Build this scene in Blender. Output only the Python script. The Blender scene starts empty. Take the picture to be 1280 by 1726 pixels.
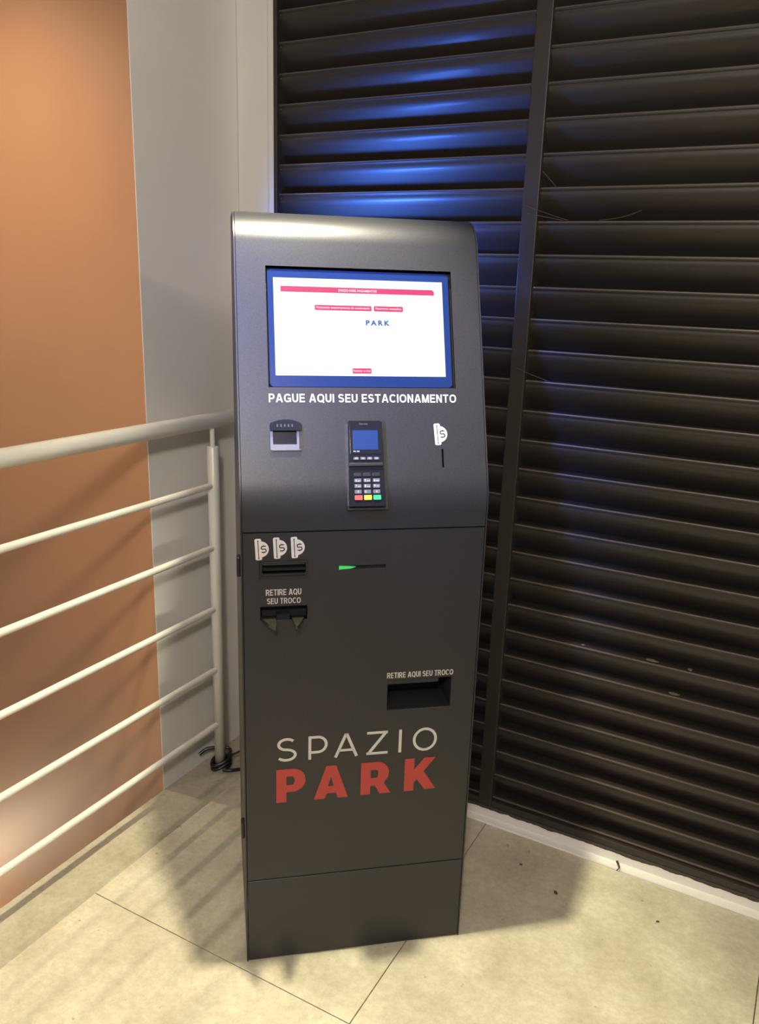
import bpy, bmesh, math, random
from mathutils import Vector, Matrix
random.seed(7)
C = bpy.context.scene.collection
sc = bpy.context.scene
PI = math.pi

# ------------------------------------------------------------------ camera
FPX = 1383.35
cam_d = bpy.data.cameras.new('camera')
cam_d.sensor_fit = 'HORIZONTAL'; cam_d.sensor_width = 36.0
cam_d.lens = 36.0 * FPX / 1280.0
cam_d.clip_start = 0.02
cam = bpy.data.objects.new('camera', cam_d); C.objects.link(cam)
RX = Vector((0.8757, 0.4819, 0.0308)); DN = Vector((0.1575, -0.2247, -0.9616)); FW = Vector((-0.4565, 0.847, -0.2726))
m = Matrix.Identity(4)
for i in range(3):
    m[i][0] = RX[i]; m[i][1] = -DN[i]; m[i][2] = -FW[i]
m[0][3], m[1][3], m[2][3] = 0.9559, -1.2074, 1.5031
cam.matrix_world = m
sc.camera = cam

# ------------------------------------------------------------------ light
sc.view_settings.view_transform = 'Standard'
sc.view_settings.look = 'None'
sc.view_settings.gamma = 1.0
sc.view_settings.use_curve_mapping = False
sc.view_settings.exposure = 0.0

w = bpy.data.worlds.new('world'); sc.world = w; w.use_nodes = True
bg = w.node_tree.nodes['Background']
bg.inputs[0].default_value = (0.9, 0.86, 0.80, 1); bg.inputs[1].default_value = 0.235

KA = 0.694                       # the kiosk stands across the corner
def k2r(x, y, z=0.0):            # kiosk frame -> room frame
    c, s = math.cos(KA), math.sin(KA)
    return Vector((c * x - s * y, s * x + c * y, z))

def lamp(name, kind, loc, power, col, radius=0.02, target=None, cone=None, blend=0.5):
    d = bpy.data.lights.new(name, kind); d.energy = power; d.color = col
    d.shadow_soft_size = radius
    if kind == 'SPOT':
        d.spot_size = cone; d.spot_blend = blend
    o = bpy.data.objects.new(name, d); C.objects.link(o); o.location = loc
    if target is not None:
        o.rotation_euler = (Vector(target) - Vector(loc)).to_track_quat('-Z', 'Y').to_euler()
    return o

LA = k2r(0.141, 0.0, 2.43)
lamp('downlight', 'SPOT', LA, 262, (1.0, 0.935, 0.65), 0.028, LA - Vector((0, 0, 1)), math.radians(58), 0.75)
lamp('stairwell_lamp', 'SPOT', (-3.81, -0.1, 8.0), 560, (1.0, 0.84, 0.64), 0.06, (-0.2, 0.2, 0.3), math.radians(60))
lamp('stairwell_low_lamp', 'POINT', (-1.95, -0.02, -0.95), 18, (1.0, 0.80, 0.55), 0.10)
lamp('stairwell_wall_washer', 'SPOT', (-1.15, -0.55, 2.45), 66, (1.0, 0.84, 0.62), 0.05, (-1.02, 0.394, 1.55), math.radians(66), 1.0)
lamp('hall_lamp', 'POINT', (1.2, -1.9, 2.38), 130, (1.0, 0.93, 0.84), 0.12)
lamp('louver_side_lamp', 'POINT', (2.3, 0.20, 2.40), 22, (1.0, 0.84, 0.66), 0.05)
lamp('added_glare_spot', 'SPOT', (0.10, -1.15, 2.42), 400, (0.11, 0.24, 1.0), 0.05, (0.08, 0.12, 1.47), math.radians(29), 1.0)  # added blue spot, imitates the screen's lens glare on the kiosk head
rd = bpy.data.lights.new('added_glare_panel', 'AREA'); rd.shape = 'RECTANGLE'; rd.size = 0.20; rd.size_y = 0.10  # added unseen blue light behind the kiosk, imitates lens glare on the louvres
rd.energy = 7.5; rd.color = (0.06, 0.20, 1.0); rd.spread = math.radians(112)
rear = bpy.data.objects.new('added_glare_panel', rd); C.objects.link(rear); rear.location = (-0.25, 0.52, 1.50)
rear.rotation_euler = Vector((0.25, 0.97, 0.22)).to_track_quat('-Z', 'Z').to_euler()

# ------------------------------------------------------------------ materials
def mat(name, col, rough=0.5, metal=0.0, spec=0.5, emit=None, estr=0.0, coat=0.0):
    mm = bpy.data.materials.new(name); mm.use_nodes = True
    b = mm.node_tree.nodes['Principled BSDF']
    b.inputs['Base Color'].default_value = (*col, 1)
    b.inputs['Roughness'].default_value = rough
    b.inputs['Metallic'].default_value = metal
    b.inputs['Specular IOR Level'].default_value = spec
    b.inputs['Coat Weight'].default_value = coat
    b.inputs['Coat Roughness'].default_value = 0.15
    if emit:
        b.inputs['Emission Color'].default_value = (*emit, 1)
        b.inputs['Emission Strength'].default_value = estr
    return mm

def noise_mat(name, c0, c1, scale, rough=0.5, metal=0.0, spec=0.5, bump=0.0, bscale=None, detail=6, lo=0.3, hi=0.7,
              dist=0.002, stretch=None):
    mm = mat(name, c0, rough, metal, spec); nt = mm.node_tree; b = nt.nodes['Principled BSDF']
    tc = nt.nodes.new('ShaderNodeTexCoord')
    src = tc.outputs['Object']
    if stretch:
        mp = nt.nodes.new('ShaderNodeMapping'); mp.inputs['Scale'].default_value = stretch
        nt.links.new(src, mp.inputs['Vector']); src = mp.outputs['Vector']
    n = nt.nodes.new('ShaderNodeTexNoise'); n.inputs['Scale'].default_value = scale; n.inputs['Detail'].default_value = detail
    nt.links.new(src, n.inputs['Vector'])
    r = nt.nodes.new('ShaderNodeValToRGB')
    r.color_ramp.elements[0].position = lo; r.color_ramp.elements[0].color = (*c0, 1)
    r.color_ramp.elements[1].position = hi; r.color_ramp.elements[1].color = (*c1, 1)
    nt.links.new(n.outputs['Fac'], r.inputs['Fac']); nt.links.new(r.outputs['Color'], b.inputs['Base Color'])
    if bump:
        n2 = nt.nodes.new('ShaderNodeTexNoise'); n2.inputs['Scale'].default_value = bscale or scale; n2.inputs['Detail'].default_value = 3
        nt.links.new(src, n2.inputs['Vector'])
        bp = nt.nodes.new('ShaderNodeBump'); bp.inputs['Strength'].default_value = bump; bp.inputs['Distance'].default_value = dist
        nt.links.new(n2.outputs['Fac'], bp.inputs['Height']); nt.links.new(bp.outputs['Normal'], b.inputs['Normal'])
    return mm

M = {}
M['white_wall'] = noise_mat('white_plaster', (0.70, 0.675, 0.635), (0.76, 0.735, 0.695), 3.0, 0.62, bump=0.12, bscale=14, dist=0.004)
M['orange_wall'] = noise_mat('orange_paint', (0.43, 0.215, 0.112), (0.47, 0.235, 0.122), 2.5, 0.48, bump=0.10, bscale=9, dist=0.004)
M['ceiling'] = noise_mat('ceiling_paint', (0.55, 0.53, 0.5), (0.6, 0.58, 0.55), 2.0, 0.8)
M['grout'] = noise_mat('grout', (0.16, 0.13, 0.08), (0.20, 0.165, 0.105), 30, 0.9)
M['kiosk'] = noise_mat('graphite_powder_coat', (0.035, 0.034, 0.037), (0.048, 0.046, 0.050), 420, 0.40, metal=0.55, bump=0.10, bscale=700, dist=0.0006, detail=2)
M['kiosk_dark'] = mat('kiosk_gap', (0.012, 0.012, 0.014), 0.6)
M['louver'] = noise_mat('dark_brown_enamel', (0.020, 0.0145, 0.0115), (0.029, 0.021, 0.0165), 5, 0.50, bump=0.04, bscale=60, stretch=(0.3, 1, 1))
M['nose_glint'] = mat('slat_nose_glint', (0.13, 0.105, 0.085), 0.42, metal=0.3)  # lighter nose faces: highlight lines put into the slat colour
M['rail'] = noise_mat('cream_rail_enamel', (0.70, 0.67, 0.60), (0.76, 0.73, 0.66), 12, 0.33, spec=0.55, bump=0.03, bscale=40)
M['black'] = mat('black_plastic', (0.014, 0.014, 0.016), 0.35)
M['matt_black'] = mat('matt_black', (0.012, 0.013, 0.018), 0.75, spec=0.15)
M['black_gloss'] = mat('black_gloss', (0.010, 0.011, 0.016), 0.12)
M['void'] = mat('dark_interior', (0.008, 0.008, 0.010), 0.7)
M['bezel'] = mat('bezel_glare_tint', (0.006, 0.020, 0.085), 0.22)  # black bezel with the screen's blue lens glare put into its colour
M['grey_plastic'] = mat('grey_plastic', (0.15, 0.15, 0.17), 0.4, 0.2)
M['key'] = mat('grey_key', (0.11, 0.11, 0.125), 0.45)
M['rib'] = mat('dark_rib', (0.045, 0.045, 0.05), 0.45)
M['key_red'] = mat('red_key', (0.78, 0.08, 0.07), 0.45)
M['key_yellow'] = mat('yellow_key', (0.85, 0.62, 0.05), 0.45)
M['key_green'] = mat('green_key', (0.03, 0.45, 0.17), 0.45)
M['ink'] = mat('white_print', (0.53, 0.51, 0.48), 0.5)
M['ink_red'] = mat('red_print', (0.38, 0.040, 0.034), 0.5)
M['sticker'] = noise_mat('sticker_vinyl', (0.60, 0.57, 0.53), (0.66, 0.62, 0.58), 60, 0.5)
M['sticker_ink'] = mat('sticker_ink', (0.02, 0.018, 0.018), 0.85, spec=0.1)
M['steel'] = noise_mat('brushed_steel', (0.13, 0.115, 0.095), (0.18, 0.16, 0.13), 40, 0.28, metal=0.9, stretch=(1, 1, 8))
M['cable'] = mat('black_cable', (0.010, 0.010, 0.012), 0.3)
M['chrome'] = mat('chrome', (0.8, 0.8, 0.8), 0.15, 1.0)
M['screen'] = mat('lit_screen', (0.02, 0.02, 0.02), 0.3, emit=(0.93, 0.97, 1.0), estr=1.25)
M['scr_pink'] = mat('screen_crimson', (0.02, 0.005, 0.01), 0.3, emit=(0.80, 0.045, 0.16), estr=0.95)
M['scr_white'] = mat('screen_text_white', (0.02, 0.02, 0.02), 0.3, emit=(1, 0.9, 0.95), estr=1.0)
M['scr_blue'] = mat('screen_text_navy', (0.01, 0.02, 0.05), 0.3, emit=(0.02, 0.10, 0.25), estr=0.9)
M['scr_faint'] = mat('screen_text_faint', (0.02, 0.02, 0.02), 0.3, emit=(0.90, 0.93, 0.97), estr=1.05)
M['lcd'] = mat('blue_display', (0.006, 0.015, 0.06), 0.25, emit=(0.03, 0.13, 0.62), estr=0.40)
M['green_led'] = mat('green_light', (0.02, 0.1, 0.03), 0.3, emit=(0.06, 0.72, 0.12), estr=0.75)
M['acrylic'] = mat('slot_lip', (0.03, 0.045, 0.035), 0.12)
M['straw'] = mat('dry_straw', (0.08, 0.07, 0.055), 0.8)
M['dust'] = mat('dust_crumb', (0.07, 0.05, 0.035), 0.9)
M['dust_light'] = noise_mat('grey_dust', (0.08, 0.065, 0.05), (0.12, 0.10, 0.08), 200, 0.95)

def floor_mat(nm='cream_stone', k=1.0):
    mm = mat(nm, (0.6, 0.54, 0.4), 0.42); nt = mm.node_tree; b = nt.nodes['Principled BSDF']
    tc = nt.nodes.new('ShaderNodeTexCoord')
    def nz(scale, detail, rough=0.6):
        n = nt.nodes.new('ShaderNodeTexNoise'); n.inputs['Scale'].default_value = scale
        n.inputs['Detail'].default_value = detail; n.inputs['Roughness'].default_value = rough
        nt.links.new(tc.outputs['Object'], n.inputs['Vector']); return n
    def ramp(src, p0, c0, p1, c1):
        r = nt.nodes.new('ShaderNodeValToRGB'); e = r.color_ramp.elements
        e[0].position = p0; e[0].color = (*c0, 1); e[1].position = p1; e[1].color = (*c1, 1)
        nt.links.new(src, r.inputs['Fac']); return r
    big = ramp(nz(5.5, 9, 0.65).outputs['Fac'], 0.32, (0.46 * k, 0.41 * k, 0.30 * k), 0.64, (0.64 * k, 0.59 * k, 0.46 * k))
    fine = ramp(nz(55, 8, 0.75).outputs['Fac'], 0.30, (0.78, 0.75, 0.70), 0.62, (1, 1, 1))
    spot = ramp(nz(34, 2).outputs['Fac'], 0.24, (0.62, 0.55, 0.46), 0.30, (1, 1, 1))
    def mul(a, c):
        x = nt.nodes.new('ShaderNodeMix'); x.data_type = 'RGBA'; x.blend_type = 'MULTIPLY'; x.inputs[0].default_value = 1
        nt.links.new(a, x.inputs[6]); nt.links.new(c, x.inputs[7]); return x.outputs[2]
    nt.links.new(mul(mul(big.outputs[0], fine.outputs[0]), spot.outputs[0]), b.inputs['Base Color'])
    bp = nt.nodes.new('ShaderNodeBump'); bp.inputs['Strength'].default_value = 0.12; bp.inputs['Distance'].default_value = 0.002
    nt.links.new(nz(70, 4).outputs['Fac'], bp.inputs['Height']); nt.links.new(bp.outputs['Normal'], b.inputs['Normal'])
    return mm
M['floor'] = floor_mat(); M['border'] = floor_mat('border_stone', 0.80)

lb = M['louver'].node_tree.nodes['Principled BSDF']; lb.inputs['Coat Weight'].default_value = 0.10; lb.inputs['Coat Roughness'].default_value = 0.16

# ------------------------------------------------------------------ mesh helpers
class MB:
    def __init__(self): self.v = []; self.f = []; self.smooth = set()
    def add(self, vs, fs, smooth=False):
        o = len(self.v); self.v += [tuple(x) for x in vs]
        for f in fs:
            if smooth: self.smooth.add(len(self.f))
            self.f.append(tuple(i + o for i in f))
    def box(self, x0, y0, z0, x1, y1, z1):
        self.add([(x0, y0, z0), (x1, y0, z0), (x1, y1, z0), (x0, y1, z0), (x0, y0, z1), (x1, y0, z1), (x1, y1, z1), (x0, y1, z1)],
                 [(0, 3, 2, 1), (4, 5, 6, 7), (0, 1, 5, 4), (1, 2, 6, 5), (2, 3, 7, 6), (3, 0, 4, 7)])
    def mbox(self, f, u0, v0, d0, u1, v1, d1):     # a box in a mapped frame f(u, v, out)
        P = [f(u, v, d) for d in (d0, d1) for (u, v) in ((u0, v0), (u1, v0), (u1, v1), (u0, v1))]
        self.add(P, [(0, 3, 2, 1), (4, 5, 6, 7), (0, 1, 5, 4), (1, 2, 6, 5), (2, 3, 7, 6), (3, 0, 4, 7)])
    def tube(self, pts, r, n=20, caps=True, radii=None):
        pts = [Vector(p) for p in pts]; rings = []
        t0 = (pts[1] - pts[0]).normalized()
        a = t0.orthogonal().normalized()
        for i, p in enumerate(pts):
            t = (pts[min(i + 1, len(pts) - 1)] - pts[max(i - 1, 0)]).normalized()
            a = (a - t * a.dot(t)).normalized(); b = t.cross(a)
            rr = radii[i] if radii else r
            rings.append([p + (a * math.cos(2 * PI * k / n) + b * math.sin(2 * PI * k / n)) * rr for k in range(n)])
        vs = [q for rg in rings for q in rg]; fs = []
        for i in range(len(pts) - 1):
            for k in range(n):
                k2 = (k + 1) % n
                fs.append((i * n + k, i * n + k2, (i + 1) * n + k2, (i + 1) * n + k))
        self.add(vs, fs, True)
        if caps:
            self.add(rings[0], [tuple(reversed(range(n)))]); self.add(rings[-1], [tuple(range(n))])
    def lathe(self, prof, c, n=32):                # prof: (r, z) pairs, axis +z at c
        vs = []; fs = []
        for (r, z) in prof:
            for k in range(n):
                vs.append((c[0] + r * math.cos(2 * PI * k / n), c[1] + r * math.sin(2 * PI * k / n), c[2] + z))
        for i in range(len(prof) - 1):
            for k in range(n):
                k2 = (k + 1) % n
                fs.append((i * n + k, i * n + k2, (i + 1) * n + k2, (i + 1) * n + k))
        self.add(vs, fs, True)
    def poly(self, f, outline, d0, d1, holes=()):  # outline in (u, v) extruded from out=d0 to out=d1
        bm = bmesh.new(); loops = [outline] + list(holes); edges = []
        for lp in loops:
            vv = [bm.verts.new((p[0], p[1], 0)) for p in lp]
            for i in range(len(vv)): edges.append(bm.edges.new((vv[i], vv[(i + 1) % len(vv)])))
        bmesh.ops.triangle_fill(bm, use_beauty=True, use_dissolve=False, edges=edges)
        bm.verts.index_update(); bm.normal_update()
        vs2 = [(v.co.x, v.co.y) for v in bm.verts]
        tris = []
        for fc in bm.faces:
            idx = [v.index for v in fc.verts]
            if fc.normal.z < 0: idx.reverse()
            tris.append(tuple(idx))
        bm.free()
        self.add([f(u, v, d1) for u, v in vs2], tris)
        if d0 != d1:
            self.add([f(u, v, d0) for u, v in vs2], [tuple(reversed(t)) for t in tris])
            for lp in loops:
                n = len(lp)
                ring = [f(p[0], p[1], d0) for p in lp] + [f(p[0], p[1], d1) for p in lp]
                self.add(ring, [(i, (i + 1) % n, n + (i + 1) % n, n + i) for i in range(n)])
    def build(self, name, material, parent=None, bevel=0.0, seg=2, recalc=True, merge=False):
        me = bpy.data.meshes.new(name); me.from_pydata(self.v, [], self.f)
        for i, p in enumerate(me.polygons): p.use_smooth = i in self.smooth
        if recalc or merge:
            bm = bmesh.new(); bm.from_mesh(me)
            if merge: bmesh.ops.remove_doubles(bm, verts=bm.verts, dist=1e-6)
            if recalc: bmesh.ops.recalc_face_normals(bm, faces=bm.faces)
            bm.to_mesh(me); bm.free()
        me.materials.append(M[material] if isinstance(material, str) else material)
        o = bpy.data.objects.new(name, me); C.objects.link(o)
        if parent: o.parent = parent
        if bevel:
            bv = o.modifiers.new('bevel', 'BEVEL'); bv.width = bevel; bv.segments = seg; bv.limit_method = 'ANGLE'
            bv.angle_limit = math.radians(40); bv.harden_normals = False
        return o

def thing(name, label, cat, loc=(0, 0, 0), rz=0.0, group=None):
    o = bpy.data.objects.new(name, None); C.objects.link(o); o.empty_display_size = 0.1
    o.location = loc; o.rotation_euler = (0, 0, rz); o['label'] = label; o['category'] = cat
    if group: o['group'] = group
    return o
def tag(o, label, cat, group=None):
    o['label'] = label; o['category'] = cat
    if group: o['group'] = group
    return o
def struct(o): o['kind'] = 'structure'; return o
def rrect(x0, y0, x1, y1, r, n=6):
    out = []
    for cx, cy, a0 in ((x1 - r, y0 + r, -PI / 2), (x1 - r, y1 - r, 0), (x0 + r, y1 - r, PI / 2), (x0 + r, y0 + r, PI)):
        for k in range(n + 1):
            a = a0 + PI / 2 * k / n; out.append((cx + r * math.cos(a), cy + r * math.sin(a)))
    return out

# ------------------------------------------------------------------ the setting
XW, YC, YB, YF = -0.618, 0.394, 0.80, 0.745     # stairwell edge, white wall corner, back wall, floor end
b = MB()
gx = [XW, -0.459, 0.284, 1.027, 1.770, 2.513, 3.256, 4.0]
gy = [-3.736, -2.993, -2.250, -1.507, -0.764, -0.0215, 0.7215, 0.80]
g = 0.0011
for i in range(len(gx) - 1):
    for j in range(len(gy) - 1):
        x0, x1, y0, y1 = gx[i] + (g if i else 0), gx[i + 1] - g, gy[j] + g, gy[j + 1] - g
        if j == 6: continue
        if j == 5: y1 = YB
        zt = -0.003 if i == 0 else 0.0
        if i == 0: continue
        b.box(x0, y0, -0.02, x1, y1, zt)
struct(b.build('floor', 'floor', bevel=0.0009, seg=2))
b = MB(); b.box(XW, -3.736, -0.02, gx[1] - g, YB - 0.001, -0.003); struct(b.build('trim_2', 'border', bevel=0.0009, seg=2))
b = MB(); b.box(XW, -3.736, -0.30, 4.0, YB, -0.0065)
s = struct(b.build('floor_slab', 'grout')); s.name = 'floor_base'
b = MB(); b.box(-3.6, -3.7, -2.75, XW, YC, -2.65); struct(b.build('floor_stairwell', 'floor'))
b = MB(); b.box(-0.6205, YC, -2.65, XW, 0.799, 6.0); struct(b.build('wall_left', 'white_wall', bevel=0.0012))
b = MB(); b.box(-3.6, YC + 0.0004, -2.65, -0.6207, 0.60, 6.0); struct(b.build('wall_stairwell', 'orange_wall'))
b = MB(); b.box(XW, YB, -0.006, -0.478, 0.90, 2.5); b.box(XW, 0.853, -0.006, 4.0, 0.90, 2.5)
struct(b.build('wall_back', 'white_wall'))
b = MB(); b.box(XW, -3.736, 2.5, 4.0, 0.90, 2.6); struct(b.build('ceiling', 'ceiling'))
# plaster bead beside the louvres
b = MB(); b.tube([(-0.500, YB + 0.004, 0.001), (-0.500, YB + 0.004, 2.495)], 0.0155, 16); struct(b.build('trim_1', 'white_wall'))
# white sill under the louvres: flat ledge with an upstand
def kerb_mat():
    mm = M['white_wall'].copy(); mm.name = 'sill_paint'; nt = mm.node_tree; bs = nt.nodes['Principled BSDF']
    old = bs.inputs['Base Color'].links[0].from_socket
    tc = nt.nodes.new('ShaderNodeTexCoord'); sep = nt.nodes.new('ShaderNodeSeparateXYZ'); nt.links.new(tc.outputs['Object'], sep.inputs[0])
    n = nt.nodes.new('ShaderNodeTexNoise'); n.inputs['Scale'].default_value = 28; n.inputs['Detail'].default_value = 5
    nt.links.new(tc.outputs['Object'], n.inputs['Vector'])
    a = nt.nodes.new('ShaderNodeMath'); a.operation = 'MULTIPLY_ADD'; a.inputs[1].default_value = 0.016
    nt.links.new(n.outputs['Fac'], a.inputs[0]); nt.links.new(sep.outputs['Z'], a.inputs[2])
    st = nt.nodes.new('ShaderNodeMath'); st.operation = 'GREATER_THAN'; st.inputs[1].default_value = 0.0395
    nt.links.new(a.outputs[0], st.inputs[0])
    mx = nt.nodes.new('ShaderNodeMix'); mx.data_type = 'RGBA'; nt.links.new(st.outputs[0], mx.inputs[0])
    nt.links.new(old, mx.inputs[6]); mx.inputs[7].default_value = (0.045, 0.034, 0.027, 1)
    nt.links.new(mx.outputs[2], bs.inputs['Base Color'])
    return mm
M['kerb'] = kerb_mat()
b = MB()
b.add([(-0.478, 0.745, 0.0003), (4, 0.745, 0.0003), (4, 0.747, 0.006), (-0.478, 0.747, 0.006), (4, 0.770, 0.007), (-0.478, 0.770, 0.007),
       (4, 0.772, 0.040), (-0.478, 0.772, 0.040), (4, 0.853, 0.040), (-0.478, 0.853, 0.040), (4, 0.853, 0.0003), (-0.478, 0.853, 0.0003)],
      [(0, 1, 2, 3), (3, 2, 4, 5), (5, 4, 6, 7), (7, 6, 8, 9), (9, 8, 10, 11), (11, 10, 1, 0), (0, 3, 5, 7, 9, 11), (1, 10, 8, 6, 4, 2)])
struct(b.build('baseboard_back', 'kerb', bevel=0.0012))

# ------------------------------------------------------------------ louvred screen
PITCH = 0.0752; Z0 = 2.0993 - 27 * PITCH
louver = thing('louver_screen', 'dark brown metal louvre screen covering the wall behind the grey payment kiosk', 'louvre', (0.27, 0.79, 0.04))
def loc_l(p): return (p[0] - 0.27, p[1] - 0.79, p[2] - 0.04)
SL = [(0.050, -0.0010), (0.016, 0.0000), (0.003, 0.0000), (0.0008, -0.0008), (0.0, -0.0030), (0.0, -0.0060), (0.0008, -0.0076), (0.0022, -0.0084), (0.0028, -0.0100),
      (0.0022, -0.0125), (0.0022, -0.0190), (0.0050, -0.0260), (0.0100, -0.0340), (0.0165, -0.0430), (0.0245, -0.0530), (0.0330, -0.0630), (0.0400, -0.0720), (0.0440, -0.0772)]
def slat_panel(x0, x1):
    bb = MB(); n = int((2.78 - 0.075) / PITCH)
    pts = []
    for i in range(31, -1, -1):
        zt = Z0 + i * PITCH
        if zt < 0.060: continue
        pts += [(0.785 + y, zt + z * (0.9728 if z < -0.03 else 1.0)) for (y, z) in SL]
    pts = [(y, max(z, 0.041)) for y, z in pts]
    vs = []; fs = []
    for (y, z) in pts: vs += [loc_l((x0, y, z)), loc_l((x1, y, z))]
    for i in range(len(pts) - 1): fs.append((2 * i, 2 * i + 1, 2 * i + 3, 2 * i + 2))
    # back
    k = len(vs); vs += [loc_l((x0, 0.85, pts[0][1])), loc_l((x1, 0.85, pts[0][1])), loc_l((x0, 0.85, pts[-1][1])), loc_l((x1, 0.85, pts[-1][1]))]
    fs += [(0, 1, k + 1, k), (k, k + 1, k + 3, k + 2), (k - 2, k - 1, k + 3, k + 2)]
    bb.add(vs, fs, True)
    o = bb.build('slat_panel', 'louver', louver)
    o.data.materials.append(M['nose_glint'])
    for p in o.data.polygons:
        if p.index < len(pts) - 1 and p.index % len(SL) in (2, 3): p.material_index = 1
    o.modifiers.new('edge', 'EDGE_SPLIT').split_angle = math.radians(38)
    return o
slat_panel(-0.466, 0.2475); slat_panel(0.2865, 1.026); slat_panel(1.062, 1.80)
for x0, x1, y0 in ((-0.4775, -0.466, 0.774), (0.2475, 0.2865, 0.772), (1.026, 1.062, 0.772), (1.80, 1.835, 0.772)):
    bb = MB(); P0 = loc_l((x0, y0, 0.041)); P1 = loc_l((x1, 0.85, 2.49)); bb.box(*P0, *P1)
    bb.build('post', 'louver', louver, bevel=0.002)
bb = MB(); P0 = loc_l((-0.466, 0.7735, 0.041)); P1 = loc_l((0.2475, 0.80, 0.060)); bb.box(*P0, *P1)
bb.build('bottom_frame', 'louver', louver, bevel=0.0015)
bb = MB(); P0 = loc_l((0.2865, 0.7735, 0.041)); P1 = loc_l((1.026, 0.80, 0.060)); bb.box(*P0, *P1)
bb.build('bottom_frame', 'louver', louver, bevel=0.0015)
for i in range(22, 31):                                  # rivets down the left edge
    bb = MB(); z = Z0 + i * PITCH - 0.013; P = loc_l((-0.4605, 0.7862, z))
    bb.tube([(P[0], P[1] + 0.004, P[2]), (P[0], P[1] - 0.0016, P[2]), (P[0], P[1] - 0.0024, P[2])], 0.003, 12, radii=[0.0032, 0.0032, 0.0018])
    bb.build('rivet', 'steel', louver)

# dry straws caught in the slats
def straw(pts, label):
    bb = MB(); pts = [Vector(p) for p in pts]; o0 = pts[0].copy(); n = 14; q = []
    for i in range(n + 1):
        t = i / n
        if len(pts) == 3: p = pts[0] * (1 - t) ** 2 + pts[1] * 2 * t * (1 - t) + pts[2] * t * t
        else: p = pts[0].lerp(pts[1], t)
        q.append(p - o0)
    bb.tube(q, 0.0007, 8); o = bb.build('straw', 'straw'); o.location = o0
    return tag(o, label, 'straw', 'dry straws caught in the louvres')
zs_a = Z0 + 21 * PITCH
straw([(0.2500, 0.7695, zs_a + 0.036), (0.295, 0.768, zs_a + 0.020), (0.358, 0.7835, zs_a + 0.0012)], 'long dry straw running from the louvre post down to a slat edge')
straw([(0.2600, 0.7705, zs_a + 0.016), (0.30, 0.768, zs_a + 0.010), (0.345, 0.788, zs_a + 0.0012)], 'lower short dry straw crossing the louvre post beside the longer one')
straw([(0.4300, 0.787, zs_a + 0.0012), (0.49, 0.780, zs_a + 0.004), (0.527, 0.779, zs_a + 0.022)], 'curved dry straw rising off a slat edge away from the louvre post')
straw([(0.2890, 0.780, zs_a + PITCH + 0.034), (0.322, 0.788, zs_a + PITCH + 0.001)], 'short straight straw slanting in the slat corner above the longer straws')
zs_b = Z0 + 16 * PITCH
straw([(0.262, 0.7705, zs_b + 0.030), (0.300, 0.770, zs_b + 0.016), (0.345, 0.7865, zs_b + 0.0012)], 'faint dry straw by the louvre post five slats below the longer straws')
# dust clumps on the slats
def clump(x, k, s, label, r=0.006):
    bb = MB(); z = Z0 + k * PITCH
    bm = bmesh.new(); bmesh.ops.create_icosphere(bm, subdivisions=2, radius=r)
    for v in bm.verts: v.co *= random.uniform(0.75, 1.2); v.co.x *= s; v.co.z *= 0.55
    zmin = min(v.co.z for v in bm.verts)
    for v in bm.verts: v.co.z -= zmin
    me = bpy.data.meshes.new('dust_clump'); bm.to_mesh(me); bm.free(); me.materials.append(M['dust_light'])
    o = bpy.data.objects.new('dust_clump', me); C.objects.link(o); o.location = (x, 0.785 + 0.009, z + 0.0)
    return tag(o, label, 'dust', 'dust clumps on the louvre slats')
clump(0.496, 7, 1.1, 'small dust clump on a low slat, nearest of them to the louvre post', 0.005)
clump(0.673, 7, 2.8, 'long flat clump of grey dust on a low louvre slat')
clump(0.764, 7, 1.1, 'round clump of grey dust right of the long flat clump')
clump(0.735, 6, 2.6, 'dust clump on the slat just under the round dust clump')

# ------------------------------------------------------------------ railing
rail = thing('railing', 'cream painted tubular metal railing guarding the stairwell edge left of the kiosk', 'railing', (-0.54, 0.565, 0))
b = MB(); hy0, hy1 = 0.648, -1.7
def hz(y): return 1.110 + (0.577 - y) * 0.012
yy = hy0 - 0.565; z1 = hz(hy0)
R_ = 0.0215
pts = [(0, yy, z1), (0, yy - 0.002, z1), (0, yy - 0.005, z1), (0, hy1 - 0.565, hz(hy1))]
b.tube(pts, R_, 28, radii=[R_ * 0.86, R_ * 0.96, R_, R_]); b.build('handrail', 'rail', rail)
for z in (0.163, 0.349, 0.547, 0.738, 0.924):
    b = MB(); b.tube([(0, 0, z), (0, hy1 - 0.565, z + 0.001)], 0.0094, 20); b.build('rail', 'rail', rail)
for y, zt in ((0.0, 1.036), (-1.55, 1.05)):
    b = MB(); rr = 0.0168
    b.lathe([(0.0, -0.0028), (rr, -0.0028), (rr, zt), (rr - 0.001, zt + 0.0012), (0.0, zt + 0.0012)], (0, y, 0), 32)
    p = b.build('post', 'rail', rail)
    b = MB(); b.lathe([(0.0072, zt), (0.0072, hz(y + 0.565) - 0.012)], (0, y, 0), 20); b.build('pin', 'rail', p)

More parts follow.
